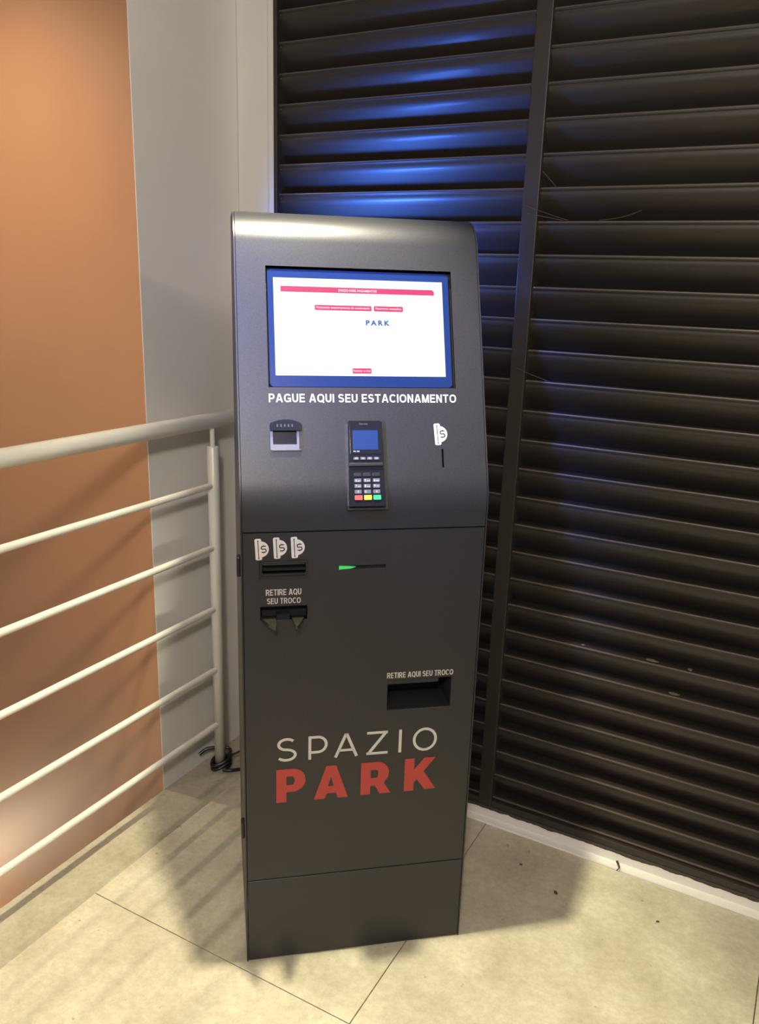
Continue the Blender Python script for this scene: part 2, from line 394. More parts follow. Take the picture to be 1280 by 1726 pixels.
# black cable coiled round the post foot
cb = []
N = 90
for i in range(N + 1):
    t = i / N; a = -0.6 + t * 2 * PI * 2.25
    r = 0.0272 + 0.0025 * math.sin(3 * a) + 0.002 * t
    z = 0.010 + 0.030 * t + 0.008 * math.sin(a + 0.7)
    cb.append((-0.54 + r * math.cos(a), 0.565 + r * math.sin(a), max(z, 0.0065)))
e = Vector(cb[-1])
b = MB(); b.tube([Vector(p) for p in cb], 0.0058, 12)
tail = [Vector(cb[0]), Vector(cb[0]) + Vector((0.02, 0.01, 0.0)), Vector((-0.46, 0.60, 0.0065)), Vector((-0.38, 0.61, 0.0065)), Vector((-0.30, 0.52, 0.0065)), Vector((-0.22, 0.47, 0.0065))]
def smooth(pts, n=8):
    out = []
    for i in range(len(pts) - 1):
        p0 = pts[max(i - 1, 0)]; p1 = pts[i]; p2 = pts[i + 1]; p3 = pts[min(i + 2, len(pts) - 1)]
        for k in range(n):
            t = k / n
            out.append(0.5 * ((2 * p1) + (p2 - p0) * t + (2 * p0 - 5 * p1 + 4 * p2 - p3) * t * t + (3 * p1 - p0 - 3 * p2 + p3) * t ** 3))
    return out + [pts[-1]]
b.tube(smooth(tail), 0.0052, 12)
end = [e, e + Vector((-0.012, 0.010, 0.010)), Vector((-0.583, 0.560, 0.062)), Vector((-0.600, 0.535, 0.048))]
b.tube(smooth(end), 0.0052, 12)
b.tube(smooth([Vector((-0.515, 0.585, 0.045)), Vector((-0.48, 0.63, 0.058)), Vector((-0.42, 0.65, 0.056)), Vector((-0.34, 0.60, 0.04)), Vector((-0.29, 0.52, 0.01))]), 0.0036, 10)
cable = b.build('cable', 'cable')
tag(cable, 'black cable coiled around the foot of the cream railing post', 'cable')

# ------------------------------------------------------------------ kiosk
W = 0.5; ZP, ZS, ZK, AK, ST, DEP = 0.2158, 1.0213, 1.0904, 0.3534, 0.511, 0.42
RK, RT = 0.20, 0.088
TK = RK * math.tan(AK / 2)
sa, ca = math.sin(AK), math.cos(AK)
kiosk = thing('payment_kiosk', 'tall graphite grey parking payment kiosk with lit touch screen standing across the corner', 'kiosk', (0, 0, 0), KA)

def f_low(u, v, d=0.0): return (u, -d, v)
def f_sl(u, v, d=0.0): return (u, v * sa - d * ca, ZK + v * ca + d * sa)
# side profile as a list of (y, z, ny, nz), from the floor to the back of the top
def profile():
    P = []
    P.append((0, 0)); P.append((0, ZK - TK))
    cy, cz = RK, ZK - TK
    for k in range(1, 13):
        a = AK * k / 12; P.append((cy - RK * math.cos(a), cz + RK * math.sin(a)))
    y1, z1 = ST * sa, ZK + ST * ca
    P.append((y1, z1))
    cy, cz = y1 + RT * ca, z1 - RT * sa
    for k in range(1, 17):
        a = AK + (PI / 2 - AK) * k / 16; P.append((cy - RT * math.cos(a), cz + RT * math.sin(a)))
    P.append((DEP, P[-1][1]))
    return P
PR = profile()
def inset(P, d):
    out = []
    for i, (y, z) in enumerate(P):
        y0, z0 = P[max(i - 1, 0)]; y2, z2 = P[min(i + 1, len(P) - 1)]
        t = Vector((y2 - y0, z2 - z0)).normalized(); n = Vector((t.y, -t.x))   # inward
        out.append((y + n.x * d, z + n.y * d))
    return out

# housing: two side plates, back plate and an inner dark core face
TH = 0.0030
b = MB()
for x0, x1 in ((0, TH), (W - TH, W)):
    ring = PR + [(DEP, 0.0)]
    n = len(ring)
    vs = [(x0, y, z) for y, z in ring] + [(x1, y, z) for y, z in ring]
    fs = [tuple(range(n)), tuple(reversed(range(n, 2 * n)))] + [(i, (i + 1) % n, n + (i + 1) % n, n + i) for i in range(n)]
    b.add(vs, fs)
b.box(TH, DEP - 0.002, 0, W - TH, DEP, PR[-1][1] - 0.003)
b.build('housing', 'kiosk', kiosk)
b = MB(); IN = inset(PR, 0.020); IN[0] = (0.02, 0.002); IN[-1] = (DEP - 0.003, IN[-1][1])
n = len(IN); x0, x1 = TH + 0.0002, W - TH - 0.0002
# dark liner strips just behind the joints
def strip(ilo, ihi):
    vs = []; fs = []
    for (y, z) in IN[ilo:ihi]: vs += [(x0, y, z), (x1, y, z)]
    for i in range(ihi - ilo - 1): fs.append((2 * i, 2 * i + 1, 2 * i + 3, 2 * i + 2))
    b.add(vs, fs)
b.add([(x0, 0.006, ZS - 0.008), (x1, 0.006, ZS - 0.008), (x1, 0.006, ZS + 0.008), (x0, 0.006, ZS + 0.008)], [(0, 1, 2, 3)])
b.build('joint_liner', 'kiosk_dark', kiosk, recalc=False); b = MB()
b.add([(x0, 0.006, ZP - 0.008), (x1, 0.006, ZP - 0.008), (x1, 0.006, ZP + 0.008), (x0, 0.006, ZP + 0.008)], [(0, 1, 2, 3)])
b.build('joint_liner', 'kiosk_dark', kiosk, recalc=False)

def plate(name, rows, cols, holes, f, depth):
    """front sheet on the grid rows x cols; cells inside a hole are left out and get reveals"""
    def inside(u, v): return any(h[0] < u < h[2] and h[1] < v < h[3] for h in holes)
    cols = sorted(set(cols) | {h[0] for h in holes} | {h[2] for h in holes})
    rows = sorted(set(rows) | {h[1] for h in holes} | {h[3] for h in holes})
    nu, nv = len(cols), len(rows)
    keep = [[not inside((cols[i] + cols[i + 1]) / 2, (rows[j] + rows[j + 1]) / 2) for i in range(nu - 1)] for j in range(nv - 1)]
    bb = MB(); F = {}; Bk = {}
    vs = []
    for j in range(nv):
        for i in range(nu):
            F[i, j] = len(vs); vs.append(f(cols[i], rows[j], 0)); Bk[i, j] = len(vs); vs.append(f(cols[i], rows[j], -depth))
    fs = []
    for j in range(nv - 1):
        for i in range(nu - 1):
            if not keep[j][i]: continue
            fs.append((F[i, j], F[i + 1, j], F[i + 1, j + 1], F[i, j + 1]))
            fs.append((Bk[i, j], Bk[i, j + 1], Bk[i + 1, j + 1], Bk[i + 1, j]))
            for (di, dj, e) in ((-1, 0, ((i, j + 1), (i, j))), (1, 0, ((i + 1, j), (i + 1, j + 1))), (0, -1, ((i, j), (i + 1, j))), (0, 1, ((i + 1, j + 1), (i, j + 1)))):
                ii, jj = i + di, j + dj
                if 0 <= ii < nu - 1 and 0 <= jj < nv - 1 and keep[jj][ii]: continue
                p, q = e; fs.append((F[p], Bk[p], Bk[q], F[q]))
    bb.add(vs, fs)
    return bb

X0, X1 = TH + 0.0010, W - TH - 0.0010
# lower door
holes_low = [(0.0365, 0.9255, 0.1318, 0.9615), (0.0375, 0.836, 0.1312, 0.8655), (0.1938, 0.9390, 0.2912, 0.9487), (0.3040, 0.6152, 0.4440, 0.6856)]
b = plate('lower_door', [ZP + 0.0012, ZS - 0.0016], [X0, X1], holes_low, f_low, 0.0022)
b.build('lower_door', 'kiosk', kiosk, bevel=0.0006, seg=1, merge=True)
b = plate('plinth', [0.003, ZP - 0.0012], [X0, X1], [], f_low, 0.0022); b.build('plinth_panel', 'kiosk', kiosk, bevel=0.0006, seg=1, merge=True)
# upper door: arc-length parameter along the folded sheet
SEG0 = (ZK - TK) - (ZS + 0.0016); ARC = RK * AK; SLN = ST - TK; ARC2 = RT * (PI / 2 - AK)
def f_up(u, t, d=0.0):
    if t <= SEG0: return (u, -d, ZS + 0.0016 + t)
    t -= SEG0
    if t <= ARC:
        a = t / RK; return (u, RK - (RK + d) * math.cos(a), ZK - TK + (RK + d) * math.sin(a))
    t -= ARC
    if t <= SLN: return f_sl(u, TK + t, d)
    t -= SLN
    y1, z1 = ST * sa, ZK + ST * ca; cy, cz = y1 + RT * ca, z1 - RT * sa
    if t <= ARC2:
        a = AK + t / RT; return (u, cy - (RT + d) * math.cos(a), cz + (RT + d) * math.sin(a))
    t -= ARC2
    return (u, cy + t, cz + RT + d)
def t_of(s): return SEG0 + ARC + s - TK
rows = [0, SEG0] + [SEG0 + ARC * k / 14 for k in range(1, 15)] + [SEG0 + ARC + SLN] + [SEG0 + ARC + SLN + ARC2 * k / 20 for k in range(1, 21)]
top_len = DEP - 0.003 - (ST * sa + RT * ca)
rows.append(rows[-1] + top_len)
SCR = (0.0607, 0.2176, 0.4392, 0.4608)
holes_up = [(SCR[0], t_of(SCR[1]), SCR[2], t_of(SCR[3])), (0.4036, t_of(0.0557), 0.4079, t_of(0.0931))]
b = plate('upper_door', rows, [X0, X1], holes_up, f_up, 0.0022)
o = b.build('upper_door', 'kiosk', kiosk, merge=True)
for p in o.data.polygons: p.use_smooth = True
es = o.modifiers.new('edge', 'EDGE_SPLIT'); es.split_angle = math.radians(30)

# --- touch screen
disp = MB()
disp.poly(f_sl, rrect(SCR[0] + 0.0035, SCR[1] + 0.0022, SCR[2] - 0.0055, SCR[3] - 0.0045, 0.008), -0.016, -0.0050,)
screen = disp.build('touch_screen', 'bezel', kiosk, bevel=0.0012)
b = MB(); b.mbox(f_sl, SCR[0] - 0.003, SCR[1] - 0.003, -0.020, SCR[2] + 0.003, SCR[3] + 0.003, -0.017); b.build('recess_plate', 'void', screen)
LX0, LX1, LV0, LV1 = 0.0757, 0.4207, 0.2423, 0.4390
def f_scr(u, v, d=0.0): return f_sl(u, v, d - 0.0050)
b = MB(); b.mbox(f_scr, LX0, LV0, -0.001, LX1, LV1, 0.0003); b.build('lit_display', 'screen', screen)
b = MB(); b.poly(f_scr, [(0.0897, 0.4106), (0.4030, 0.4106), (0.4030, 0.4185), (0.3995, 0.4222), (0.0897, 0.4222)], 0.0003, 0.0006); b.build('title_bar', 'scr_pink', screen)
for nm, x0, v0, x1, v1 in (('button', 0.1566, 0.3748, 0.2718, 0.3855), ('button', 0.2764, 0.3748, 0.3367, 0.3858), ('button', 0.2285, 0.2470, 0.2672, 0.2580)):
    b = MB(); b.poly(f_scr, rrect(x0, v0, x1, v1, 0.002, 4), 0.0003, 0.0006); b.build(nm, 'scr_pink', screen)

def text_mesh(s, bold=0.0, spacing=1.0):
    cu = bpy.data.curves.new('t', 'FONT'); cu.body = s; cu.size = 1.0; cu.offset = bold; cu.space_character = spacing; cu.resolution_u = 4
    o = bpy.data.objects.new('t', cu); C.objects.link(o)
    dg = bpy.context.evaluated_depsgraph_get(); dg.update()
    me = bpy.data.meshes.new_from_object(o.evaluated_get(dg))
    vs = [(v.co.x, v.co.y) for v in me.vertices]; fs = [tuple(p.vertices) for p in me.polygons]
    bpy.data.objects.remove(o); bpy.data.curves.remove(cu); bpy.data.meshes.remove(me)
    return vs, fs
def text(name, s, u0, u1, v0, v1, f, material, parent, bold=0.0, spacing=1.0, d=0.0005, cap=None):
    """fit the string to u0..u1; v0..v1 is the height of a capital above the base line"""
    vs, fs = text_mesh(s, bold, spacing)
    xs = [p[0] for p in vs]
    hv, _ = text_mesh('H', bold); hy = [p[1] for p in hv]; y0, y1 = min(hy), max(hy)
    if cap: y0, y1 = min(p[1] for p in vs), max(p[1] for p in vs)
    xa, xb = min(xs), max(xs)
    bb = MB(); bb.add([f(u0 + (x - xa) / (xb - xa) * (u1 - u0), v0 + (y - y0) / (y1 - y0) * (v1 - v0), d) for x, y in vs], fs)
    return bb.build(name, material, parent, recalc=False)

text('title_text', 'SPAZIO PARK PAGAMENTOS', 0.2050, 0.2835, 0.4136, 0.4184, f_scr, 'scr_white', screen, 0.02, d=0.0009)
text('button_text', 'Pagamento estacionamento de credenciado', 0.1602, 0.2680, 0.3786, 0.3826, f_scr, 'scr_white', screen, 0.015, d=0.0009)
text('button_text', 'Pagamento mensalista', 0.2800, 0.3330, 0.3788, 0.3828, f_scr, 'scr_white', screen, 0.015, d=0.0009)
text('button_text', 'Reiniciar o chat', 0.2305, 0.2652, 0.2508, 0.2548, f_scr, 'scr_white', screen, 0.015, d=0.0009)
text('logo_text', 'PARK', 0.2588, 0.3085, 0.3455, 0.3565, f_scr, 'scr_blue', screen, 0.05, 1.45, d=0.0007)
text('logo_text', 'SPAZIO', 0.193, 0.248, 0.3460, 0.3570, f_scr, 'scr_faint', screen, -0.005, 1.45, d=0.0007)

# --- printed words in a bold sans drawn from strokes
def stroke(bb, pts, wd, f, closed=False, d=0.0005):
    n = len(pts); L = []; Rr = []
    for i in range(n):
        if closed: a, c = pts[(i - 1) % n], pts[(i + 1) % n]
        else: a, c = pts[max(i - 1, 0)], pts[min(i + 1, n - 1)]
        t = Vector((c[0] - a[0], c[1] - a[1])).normalized(); nn = Vector((-t.y, t.x)) * wd / 2
        L.append((pts[i][0] + nn.x, pts[i][1] + nn.y)); Rr.append((pts[i][0] - nn.x, pts[i][1] - nn.y))
    vs = [f(p[0], p[1], d) for p in L] + [f(p[0], p[1], d) for p in Rr]
    rng = range(n if closed else n - 1)
    bb.add(vs, [(i, n + i, n + (i + 1) % n, (i + 1) % n) for i in rng])
def arc(cx, cz, rx, rz, a0, a1, n=24): return [(cx + rx * math.cos(math.radians(a0 + (a1 - a0) * k / n)), cz + rz * math.sin(math.radians(a0 + (a1 - a0) * k / n))) for k in range(n + 1)]
def _o(w, k=30, a0=0, a1=360):
    h_ = 0.5 - 0.09; r_ = w / 2 - 0.095
    return [(w / 2 + r_ * (abs(math.cos(t)) ** 0.88) * (1 if math.cos(t) >= 0 else -1), 0.5 + h_ * (abs(math.sin(t)) ** 0.88) * (1 if math.sin(t) >= 0 else -1))
            for t in [math.radians(a0 + (a1 - a0) * q / k) for q in range(k + 1)]]
GL = {   # glyph: (width, strokes as centre lines in a unit-high box)
 'I': (0.20, [[(0.10, 0), (0.10, 1)]]),
 'E': (0.72, [[(0.10, 0), (0.10, 1)], [(0.1, 0.915), (0.71, 0.915)], [(0.1, 0.51), (0.66, 0.51)], [(0.1, 0.085), (0.72, 0.085)]]),
 'T': (0.76, [[(0.38, 0), (0.38, 1)], [(0, 0.915), (0.76, 0.915)]]),
 'U': (0.80, [[(0.10, 1), (0.10, 0.36)] + arc(0.40, 0.39, 0.30, 0.30, 180, 360, 16) + [(0.70, 0.36), (0.70, 1)]]),
 'P': (0.76, [[(0.10, 0), (0.10, 1)], [(0.1, 0.915), (0.40, 0.915)] + arc(0.43, 0.68, 0.23, 0.235, 90, -90, 14) + [(0.40, 0.445), (0.1, 0.445)]]),
 'R': (0.84, [[(0.10, 0), (0.10, 1)], [(0.1, 0.915), (0.43, 0.915)] + arc(0.46, 0.70, 0.23, 0.215, 90, -90, 14) + [(0.43, 0.485), (0.1, 0.485)], [(0.40, 0.48), (0.52, 0.38), (0.74, 0)]]),
 'A': (0.92, [[(0.10, 0), (0.43, 1)], [(0.82, 0), (0.49, 1)], [(0.22, 0.29), (0.70, 0.29)]]),
 'N': (0.80, [[(0.10, 0), (0.10, 1)], [(0.70, 0), (0.70, 1)], [(0.13, 0.97), (0.67, 0.03)]]),
 'M': (0.96, [[(0.095, 0), (0.095, 1)], [(0.865, 0), (0.865, 1)], [(0.13, 0.98), (0.46, 0.02)], [(0.83, 0.98), (0.50, 0.02)]]),
 'O': (0.94, [_o(0.94)]),
 'Q': (0.94, [_o(0.94), [(0.55, 0.24), (0.90, -0.04)]]),
 'C': (0.88, [_o(0.92, 30, 40, 318)]),
 'G': (0.92, [_o(0.94, 30, 40, 330) + [(0.84, 0.40)], [(0.50, 0.445), (0.90, 0.445)], [(0.825, 0.05), (0.825, 0.50)]]),
 'S': (0.78, [arc(0.385, 0.715, 0.275, 0.20, 22, 238, 18) + [(0.40, 0.52)] + arc(0.395, 0.295, 0.285, 0.205, 62, -155, 18)]),
}
def words(s, u0, u1, v0, v1, f, parent, weight=0.19, wu=None):
    gap, sp = 0.15, 0.56; x = 0; place = []
    for ch in s:
        if ch == ' ': x += sp - gap; continue
        place.append((ch, x)); x += GL[ch][0] + gap
    tot = x - gap; su = (u1 - u0) / tot; sv = v1 - v0; bb = MB()
    wd = weight * sv
    for ch, x in place:
        for st in GL[ch][1]:
            closed = st is GL['O'][1][0] or st is GL['Q'][1][0]
            stroke(bb, [(u0 + (x + p[0]) * su, v0 + p[1] * sv) for p in (st[:-1] if closed else st)], wd, f, closed)
    return bb.build('lettering', 'ink', parent, recalc=False)
words('PAGUE AQUI SEU ESTACIONAMENTO', 0.0606, 0.4390, 0.1878, 0.2046, f_sl, kiosk, 0.168)
words('RETIRE AQU', 0.0484, 0.1190, 0.8897, 0.9028, f_low, kiosk, 0.15)
words('SEU TROCO', 0.0505, 0.1180, 0.8714, 0.8840, f_low, kiosk, 0.15)
words('RETIRE AQUI SEU TROCO', 0.3018, 0.4466, 0.6907, 0.7038, f_low, kiosk, 0.15)

# --- SPAZIO: thin strokes
b = MB(); SW = 0.0061; zb, zt = 0.5105, 0.5665
h = SW / 2; H_ = zt - zb
# S
cx = 0.0896; rt = (H_ - SW) / 4
S1 = arc(cx + 0.0005, zt - h - rt, 0.0172, rt, 38, 250, 22); S2 = arc(cx - 0.0005, zb + h + rt, 0.0190, rt, 70, -145, 22)
stroke(b, S1 + S2, SW, f_low)
# P
x = 0.1359 + h; bw = 0.0232
stroke(b, [(x, zb), (x, zt)], SW, f_low)
rp = 0.0180
stroke(b, [(x + h, zt - h)] + arc(0.1772 - h - rp, zt - h - rp, rp, rp, 90, -90, 18) + [(x + h, zt - h - 2 * rp)], SW, f_low)
# A
stroke(b, [(0.1945, zb), (0.2174 - 0.0005, zt)], SW * 1.05, f_low); stroke(b, [(0.2405, zb), (0.2174 + 0.0005, zt)], SW * 1.05, f_low)
stroke(b, [(0.2010, zb + 0.0165), (0.2338, zb + 0.0165)], SW * 0.95, f_low)
# Z
stroke(b, [(0.2625, zt - h), (0.3080, zt - h)], SW, f_low); stroke(b, [(0.2619, zb + h), (0.3091, zb + h)], SW, f_low)
stroke(b, [(0.3042, zt - h), (0.2662, zb + h)], SW * 1.1, f_low)
# I
stroke(b, [(0.3361, zb), (0.3361, zt)], SW * 1.05, f_low)
# O
stroke(b, arc(0.3916, (zb + zt) / 2, 0.0272 - h, H_ / 2 - h + 0.0006, 0, 360, 40)[:-1], SW, f_low, True)
b.build('lettering', 'ink', kiosk, recalc=False)
# PARK: heavy letters
b = MB()
def lt(out, holes=()): b.poly(f_low, out, 0.0005, 0.0005, holes)
zb2, zt2 = 0.4105, 0.4915
lt([(0.0676, zb2), (0.0890, zb2), (0.0890, 0.4352), (0.1040, 0.4352)] + arc(0.1035, 0.4634, 0.0268, 0.0281, -88, 88, 16) + [(0.1040, zt2), (0.0676, zt2)],
   [[(0.0890, 0.4528), (0.1015, 0.4528)] + arc(0.1015, 0.4630, 0.0052, 0.0102, -80, 80, 8) + [(0.1015, 0.4732), (0.0890, 0.4732)]])
lt([(0.1485, zb2), (0.1722, zb2), (0.1768, 0.4235), (0.1975, 0.4235), (0.2010, zb2), (0.2232, zb2), (0.1968, zt2), (0.1752, zt2)],
   [[(0.1794, 0.4415), (0.1915, 0.4415), (0.1856, 0.4645)]])
lt([(0.2512, zb2 + 0.001), (0.2728, zb2 + 0.001), (0.2728, 0.4325), (0.2830, 0.4325), (0.2945, zb2 + 0.001), (0.3190, zb2 + 0.001), (0.3030, 0.4375)]
   + arc(0.2870, 0.4632, 0.0268, 0.0283, -42, 88, 14) + [(0.2880, zt2), (0.2512, zt2)],
   [[(0.2728, 0.4520), (0.2845, 0.4520)] + arc(0.2845, 0.4620, 0.0055, 0.0100, -80, 80, 8) + [(0.2845, 0.4720), (0.2728, 0.4720)]])
lt([(0.3490, zb2 + 0.001), (0.3706, zb2 + 0.001), (0.3706, 0.4310), (0.3776, 0.4395), (0.3955, zb2 + 0.002), (0.4212, zb2 + 0.002), (0.3922, 0.4590), (0.4190, zt2 + 0.001), (0.3930, zt2 + 0.001), (0.3706, 0.4650), (0.3706, zt2 + 0.001), (0.3490, zt2 + 0.001)])
b.build('lettering', 'ink_red', kiosk, recalc=False)['label'] = 'bold red lettering'

# --- coin stickers
def sticker(f, cx, cv, th):
    def g_(u, v, d=0.0):
        c, s_ = math.cos(th), math.sin(th); return f(cx + c * u - s_ * v, cv + s_ * u + c * v, d)
    bb = MB(); tw, th2 = 0.0064, 0.0219
    # tab with rounded corners joined to the coin disc
    out = []
    def corner(x, y, a0):
        r = 0.0030
        for k in range(6): a = math.radians(a0 + 90 * k / 5); out.append((x + r * math.cos(a), y + r * math.sin(a)))
    R = 0.0164; xc = 0.0040
    corner(-tw + 0.003, -th2 + 0.003, 180); corner(tw - 0.003, -th2 + 0.003, 270)
    ang = math.degrees(math.acos((tw + 0.0002 - xc) / R))
    out.append((tw, -R * math.sin(math.radians(ang)) - 0.0004))
    out.extend(arc(xc, 0, R, R, -ang, ang, 26))
    out.append((tw, R * math.sin(math.radians(ang)) + 0.0004))
    corner(tw - 0.003, th2 - 0.003, 0); corner(-tw + 0.003, th2 - 0.003, 90)
    bb.poly(g_, out, 0.0, 0.0006); st = bb.build('coin_sticker', 'sticker', kiosk)
    bb = MB()
    stroke(bb, [(-0.0001, -0.0185), (-0.0001, 0.0175)], 0.0015, g_, d=0.0009)
    for v in (-0.0182, 0.0172):
        bb.poly(g_, arc(0, v, 0.00125, 0.0016, 0, 360, 12)[:-1], 0.0009, 0.0009)
    x0, x1, q = 0.0058, 0.0148, 0.0018
    zz = [(x1, 0.0062), (x0 + q, 0.0062)] + arc(x0 + q, 0.0062 - q * 1.7, q, q * 1.7, 90, 270, 8)[1:] + [(x1 - q, 0.0002)] + arc(x1 - q, -0.0030, q, 0.0031, 90, -90, 8)[1:] + [(x0, -0.0061)]
    stroke(bb, zz, 0.0021, g_, d=0.0009)
    for v0, v1 in ((0.0062, 0.0088), (-0.0061, -0.0087)): stroke(bb, [((x0 + x1) / 2, v0), ((x0 + x1) / 2, v1)], 0.0014, g_, d=0.0009)
    bb.build('coin_mark', 'sticker_ink', st, recalc=False)
    return st
sticker(f_low, 0.0345, 0.9872, 0.05); sticker(f_low, 0.0702, 0.9890, 0.05); sticker(f_low, 0.1050, 0.9892, 0.05)
sticker(f_sl, 0.3968, 0.1232, 0.05)
# coin slot liner
b = MB(); b.mbox(f_sl, 0.4036, 0.0557, -0.012, 0.4079, 0.0931, -0.009); b.build('coin_slot', 'void', kiosk)

# --- ticket scanner
b = MB(); b.poly(f_sl, rrect(0.0612, 0.0922, 0.1222, 0.1400, 0.004), -0.001, 0.0050, [rrect(0.0662, 0.1040, 0.1128, 0.1320, 0.0008, 2)])
scan = b.build('ticket_scanner', 'grey_plastic', kiosk, bevel=0.0012)
b = MB()
hood = [(0.0612, 0.1305), (0.1222, 0.1305), (0.1222, 0.1435)] + [(0.1222 - 0.061 * k / 14, 0.1435 + 0.0088 * math.sin(PI * k / 14) ** 0.7) for k in range(1, 14)] + [(0.0612, 0.1450)]
b.poly(f_sl, hood, -0.001, 0.0100); b.build('hood', 'matt_black', scan, bevel=0.0010)
for k in range(5):
    b = MB(); x = 0.0735 + 0.0072 * k; b.poly(f_sl, rrect(x, 0.1372, x + 0.0030, 0.1430, 0.001, 3), 0.0098, 0.0106); b.build('grip_rib', 'rib', scan)
b = MB(); b.mbox(f_sl, 0.0662, 0.1040, -0.001, 0.1128, 0.1320, 0.0008); b.build('scan_window', 'black_gloss', scan)
b = MB(); b.mbox(f_sl, 0.1168, 0.0945, 0.0049, 0.1218, 0.1320, 0.0062); b.build('side_strip', 'black', scan)

# --- card terminal
term = MB()
ow = [(0.2080, -0.0260), (0.2885, -0.0260), (0.2895, 0.1495), (0.2875, 0.1515), (0.2125, 0.1515), (0.2105, 0.1495)]
term.poly(f_sl, ow, -0.012, 0.0030)
card = term.build('card_terminal', 'black', kiosk, bevel=0.0015)
b = MB(); b.poly(f_sl, [(0.2092, -0.0205), (0.2822, -0.0205), (0.2800, 0.0560), (0.2795, 0.1440), (0.2765, 0.1476), (0.2145, 0.1476), (0.2118, 0.1440), (0.2105, 0.0560)], 0.0030, 0.0180)
b.build('body', 'black_gloss', card, bevel=0.0020)
b = MB(); b.mbox(f_sl, 0.2120, 0.0575, 0.0175, 0.2780, 0.0645, 0.0215); b.build('card_ridge', 'black', card, bevel=0.0012)
b = MB(); b.mbox(f_sl, 0.2150, 0.0820, 0.0178, 0.2762, 0.1375, 0.0186); b.build('display_glass', 'black_gloss', card)
b = MB(); b.mbox(f_sl, 0.2205, 0.0905, 0.0186, 0.2702, 0.1287, 0.0190); b.build('display', 'lcd', card)
text('model_print', 'PPC 930', 0.2208, 0.2328, 0.0857, 0.0885, f_sl, 'ink', card, 0.02, d=0.0190)
text('maker_print', 'Gertec', 0.2335, 0.2505, 0.1400, 0.1432, f_sl, 'key', card, 0.01, d=0.0184)
PRINT = None
def key(x0, v0, x1, v1, material, legend=None):
    b = MB(); b.poly(f_sl, rrect(x0, v0, x1, v1, 0.0012, 3), 0.0175, 0.0200); nf = len(b.f)
    if legend: b.add(legend.v, legend.f)
    k = b.build('key', material, card, recalc=False)
    if legend:
        k.data.materials.append(M['ink'])
        for p in k.data.polygons: p.material_index = 1 if p.index >= nf else 0
    return k
def print_on(L, s, u0, u1, v0, v1):
    vs, fs = text_mesh(s, 0.02); xs = [p[0] for p in vs]; ys = [p[1] for p in vs]
    xa, xb, ya, yb = min(xs), max(xs), min(ys), max(ys)
    L.add([f_sl(u0 + (x - xa) / (xb - xa) * (u1 - u0), v0 + (y - ya) / (yb - ya) * (v1 - v0), 0.0203) for x, y in vs], fs)
for k in range(4):
    x0 = 0.2206 + 0.01340 * k; L = MB(); print_on(L, 'F%d' % (k + 1), x0 + 0.0032, x0 + 0.0072, 0.0716, 0.0748)
    key(x0, 0.0706, x0 + 0.0102, 0.0758, 'key', L)
KX = (0.2206, 0.2390, 0.2574)
KW = 0.0135
rowsK = [(0.0380, 0.0450, None), (0.0263, 0.0336, (('4', 'ghi'), ('5', 'jkl'), ('6', 'mno'))), (0.0153, 0.0227, (('7', 'pqrs'), ('8', 'tuv'), ('9', 'wxyz'))), (0.0042, 0.0117, (('\u2191', ''), ('0', ''), ('\u2193', '')))]
for v0, v1, lab in rowsK:
    for c in range(3):
        x0 = KX[c]
        if not lab: key(x0, v0, x0 + KW, v1, 'black'); continue
        a, s2 = lab[c]; L = MB()
        if a in '\u2191\u2193':
            xm = x0 + KW / 2; sg = 1 if a == '\u2191' else -1; vm = (v0 + v1) / 2
            L.poly(f_sl, [(xm - 0.0015, vm), (xm + 0.0015, vm), (xm, vm + sg * 0.0026)], 0.0203, 0.0203)
            stroke(L, [(xm, vm - sg * 0.0024), (xm, vm)], 0.0009, f_sl, d=0.0203)
        else:
            print_on(L, a, x0 + 0.0016, x0 + 0.0046, v0 + 0.0014, v1 - 0.0014)
            if s2: print_on(L, s2, x0 + 0.0062, x0 + 0.0118, v0 + 0.0014, v0 + 0.0040)
        key(x0, v0, x0 + KW, v1, 'key', L)
for c, mt in enumerate(('key_red', 'key_yellow', 'key_green')):
    k = key(KX[c] - 0.0002, -0.0082, KX[c] + 0.0148, 0.0010, mt); k['label'] = ('red key', 'yellow key', 'green key')[c]

# --- banknote slot
b = MB(); b.poly(f_low, rrect(0.0370, 0.9258, 0.1315, 0.9612, 0.0025, 4), -0.004, 0.0030, [rrect(0.0410, 0.9370, 0.1275, 0.9570, 0.002, 3)])
bill = b.build('banknote_slot', 'black', kiosk, bevel=0.0009)
b = MB(); b.mbox(f_low, 0.0400, 0.9360, -0.020, 0.1285, 0.9580, -0.016); b.build('slot_throat', 'void', bill)
b = MB(); b.add([f_low(0.0395, 0.9300, 0.0030), f_low(0.1290, 0.9300, 0.0030), f_low(0.1290, 0.9372, 0.0090), f_low(0.0395, 0.9372, 0.0090),
                 f_low(0.0395, 0.9372, -0.004), f_low(0.1290, 0.9372, -0.004)], [(0, 1, 2, 3), (3, 2, 5, 4), (0, 3, 4), (1, 5, 2), (0, 4, 5, 1)])
b.build('lower_lip', 'black_gloss', bill, bevel=0.0008)
b = MB(); b.mbox(f_low, 0.0430, 0.9555, 0.0028, 0.1255, 0.9580, 0.0050); b.build('upper_lip', 'black_gloss', bill, bevel=0.0008)

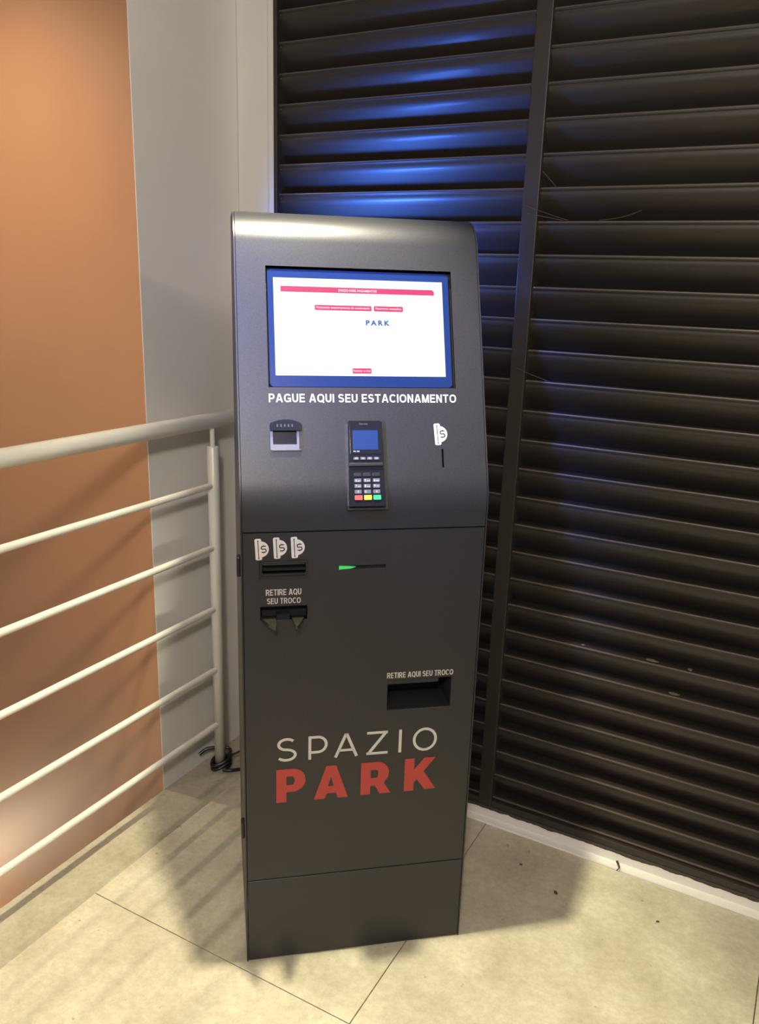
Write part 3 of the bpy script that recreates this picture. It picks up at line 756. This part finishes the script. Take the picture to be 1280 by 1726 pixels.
# --- coin return with two steel cups
b = MB(); b.mbox(f_low, 0.0370, 0.832, -0.030, 0.1318, 0.868, -0.027); hop = b.build('coin_return', 'void', kiosk)
def prong(pts):                        # flat tapering guide that sticks out beside the coin opening
    bb = MB(); bb.poly(lambda u, v, d=0.0: (u, -v, d), pts, 0.8365, 0.8437)
    return bb.build('coin_guide', 'steel', hop, bevel=0.0012)
prong([(0.0385, -0.006), (0.0676, -0.006), (0.0672, 0.030), (0.0652, 0.0490), (0.0632, 0.0515), (0.0605, 0.0485), (0.0520, 0.0340), (0.0430, 0.0140), (0.0385, 0.0020)])
prong([(0.1252, -0.006), (0.1252, 0.0020), (0.1210, 0.0160), (0.1130, 0.0370), (0.1085, 0.0480), (0.1060, 0.0508), (0.1036, 0.0485), (0.1012, 0.030), (0.0990, -0.006)])
b = MB(); b.mbox(f_low, 0.0694, 0.8340, -0.022, 0.0966, 0.8480, -0.002); b.build('centre_chute', 'matt_black', hop, bevel=0.001)

# --- green lit card slot
b = MB(); b.poly(f_low, rrect(0.1936, 0.9388, 0.2914, 0.9489, 0.0015, 3), -0.003, 0.0006, [rrect(0.1947, 0.9399, 0.2903, 0.9478, 0.001, 2)])
slot = b.build('ticket_slot', 'acrylic', kiosk)
b = MB(); b.mbox(f_low, 0.1945, 0.9390, -0.010, 0.2905, 0.9487, -0.007); b.build('slot_throat', 'void', slot)
b = MB(); b.add([f_low(0.1945, 0.9397, 0.0008), f_low(0.2190, 0.9412, 0.0008), f_low(0.2290, 0.9440, 0.0002), f_low(0.2190, 0.9452, 0.0008), f_low(0.1945, 0.9466, 0.0008),
                 f_low(0.1945, 0.9397, -0.003), f_low(0.2190, 0.9412, -0.003), f_low(0.2290, 0.9440, -0.003), f_low(0.2190, 0.9452, -0.003), f_low(0.1945, 0.9466, -0.003)],
                [(0, 1, 2, 3, 4), (9, 8, 7, 6, 5), (0, 5, 6, 1), (1, 6, 7, 2), (2, 7, 8, 3), (3, 8, 9, 4), (4, 9, 5, 0)])
b.build('green_light', 'green_led', slot)['label'] = 'glowing green light'

# --- change bin
b = MB()
q = [(0.3035, 0.6147), (0.4445, 0.6147), (0.4445, 0.6861), (0.3035, 0.6861)]
dpt = -0.09
fr = [f_low(u, v, -0.0021) for u, v in q]; bk = [f_low(u, v, dpt) for u, v in q]
b.add(fr + bk, [(4, 5, 6, 7), (0, 4, 7, 3), (1, 2, 6, 5), (0, 1, 5, 4), (2, 3, 7, 6)])
bn = b.build('change_bin', 'void', kiosk, recalc=False)
b = MB(); b.mbox(f_low, 0.3050, 0.6722, -0.012, 0.4170, 0.6860, -0.008); b.build('flap', 'kiosk', bn)

# --- hinges on the left side, lock on the right
for z0, z1 in ((0.920, 0.962), (0.305, 0.345)):
    b = MB(); b.box(-0.0075, 0.030, z0, 0.0, 0.052, z1)
    hg = b.build('hinge', 'black', kiosk, bevel=0.002)
b = MB(); b.tube([(W - 0.001, 0.060, 0.627), (W + 0.006, 0.060, 0.627), (W + 0.008, 0.060, 0.627)], 0.008, 20, radii=[0.008, 0.008, 0.006]); b.build('lock', 'chrome', kiosk)
# feet
for x, y in ((0.04, 0.04), (W - 0.04, 0.04), (0.04, DEP - 0.04), (W - 0.04, DEP - 0.04)):
    b = MB(); b.lathe([(0.0, 0.0), (0.018, 0.0), (0.018, 0.006), (0.0, 0.006)], (x, y, 0.0), 20); b.build('foot', 'black', kiosk)

# ------------------------------------------------------------------ small debris
b = MB()
b.tube(smooth([Vector((0, 0, 0)), Vector((0.006, -0.001, 0.012)), Vector((0.002, 0.004, 0.017)), Vector((-0.004, 0.010, 0.021))], 6), 0.0022, 10, radii=[0.0013] * 6 + [0.0022] * 6 + [0.0030] * 7)
o = b.build('plastic_scrap', 'black'); o.location = (0.660, 0.7440, 0.0012)
tag(o, 'small curled black plastic scrap leaning on the white sill under the louvres', 'scrap')
def crumb(x, y, r, label, s=1.5, rz=0.6):
    bm = bmesh.new(); bmesh.ops.create_icosphere(bm, subdivisions=2, radius=r)
    for v in bm.verts: v.co *= random.uniform(0.8, 1.2); v.co.x *= s; v.co.z *= 0.5
    zm = min(v.co.z for v in bm.verts)
    for v in bm.verts: v.co.z -= zm
    me = bpy.data.meshes.new('crumb'); bm.to_mesh(me); bm.free(); me.materials.append(M['dust'])
    o = bpy.data.objects.new('crumb', me); C.objects.link(o); o.location = (x, y, 0.0); o.rotation_euler = (0, 0, rz)
    return tag(o, label, 'crumb', 'dark crumbs on the floor')
crumb(0.5436, 0.5782, 0.0038, 'largest dark crumb on the floor in the shadow right of the kiosk', 2.0, 2.2)
crumb(0.4310, 0.6330, 0.0030, 'dark crumb on the floor close to the white sill')
crumb(0.7920, 0.6107, 0.0030, 'dark crumb on the bright floor right of the kiosk shadow')
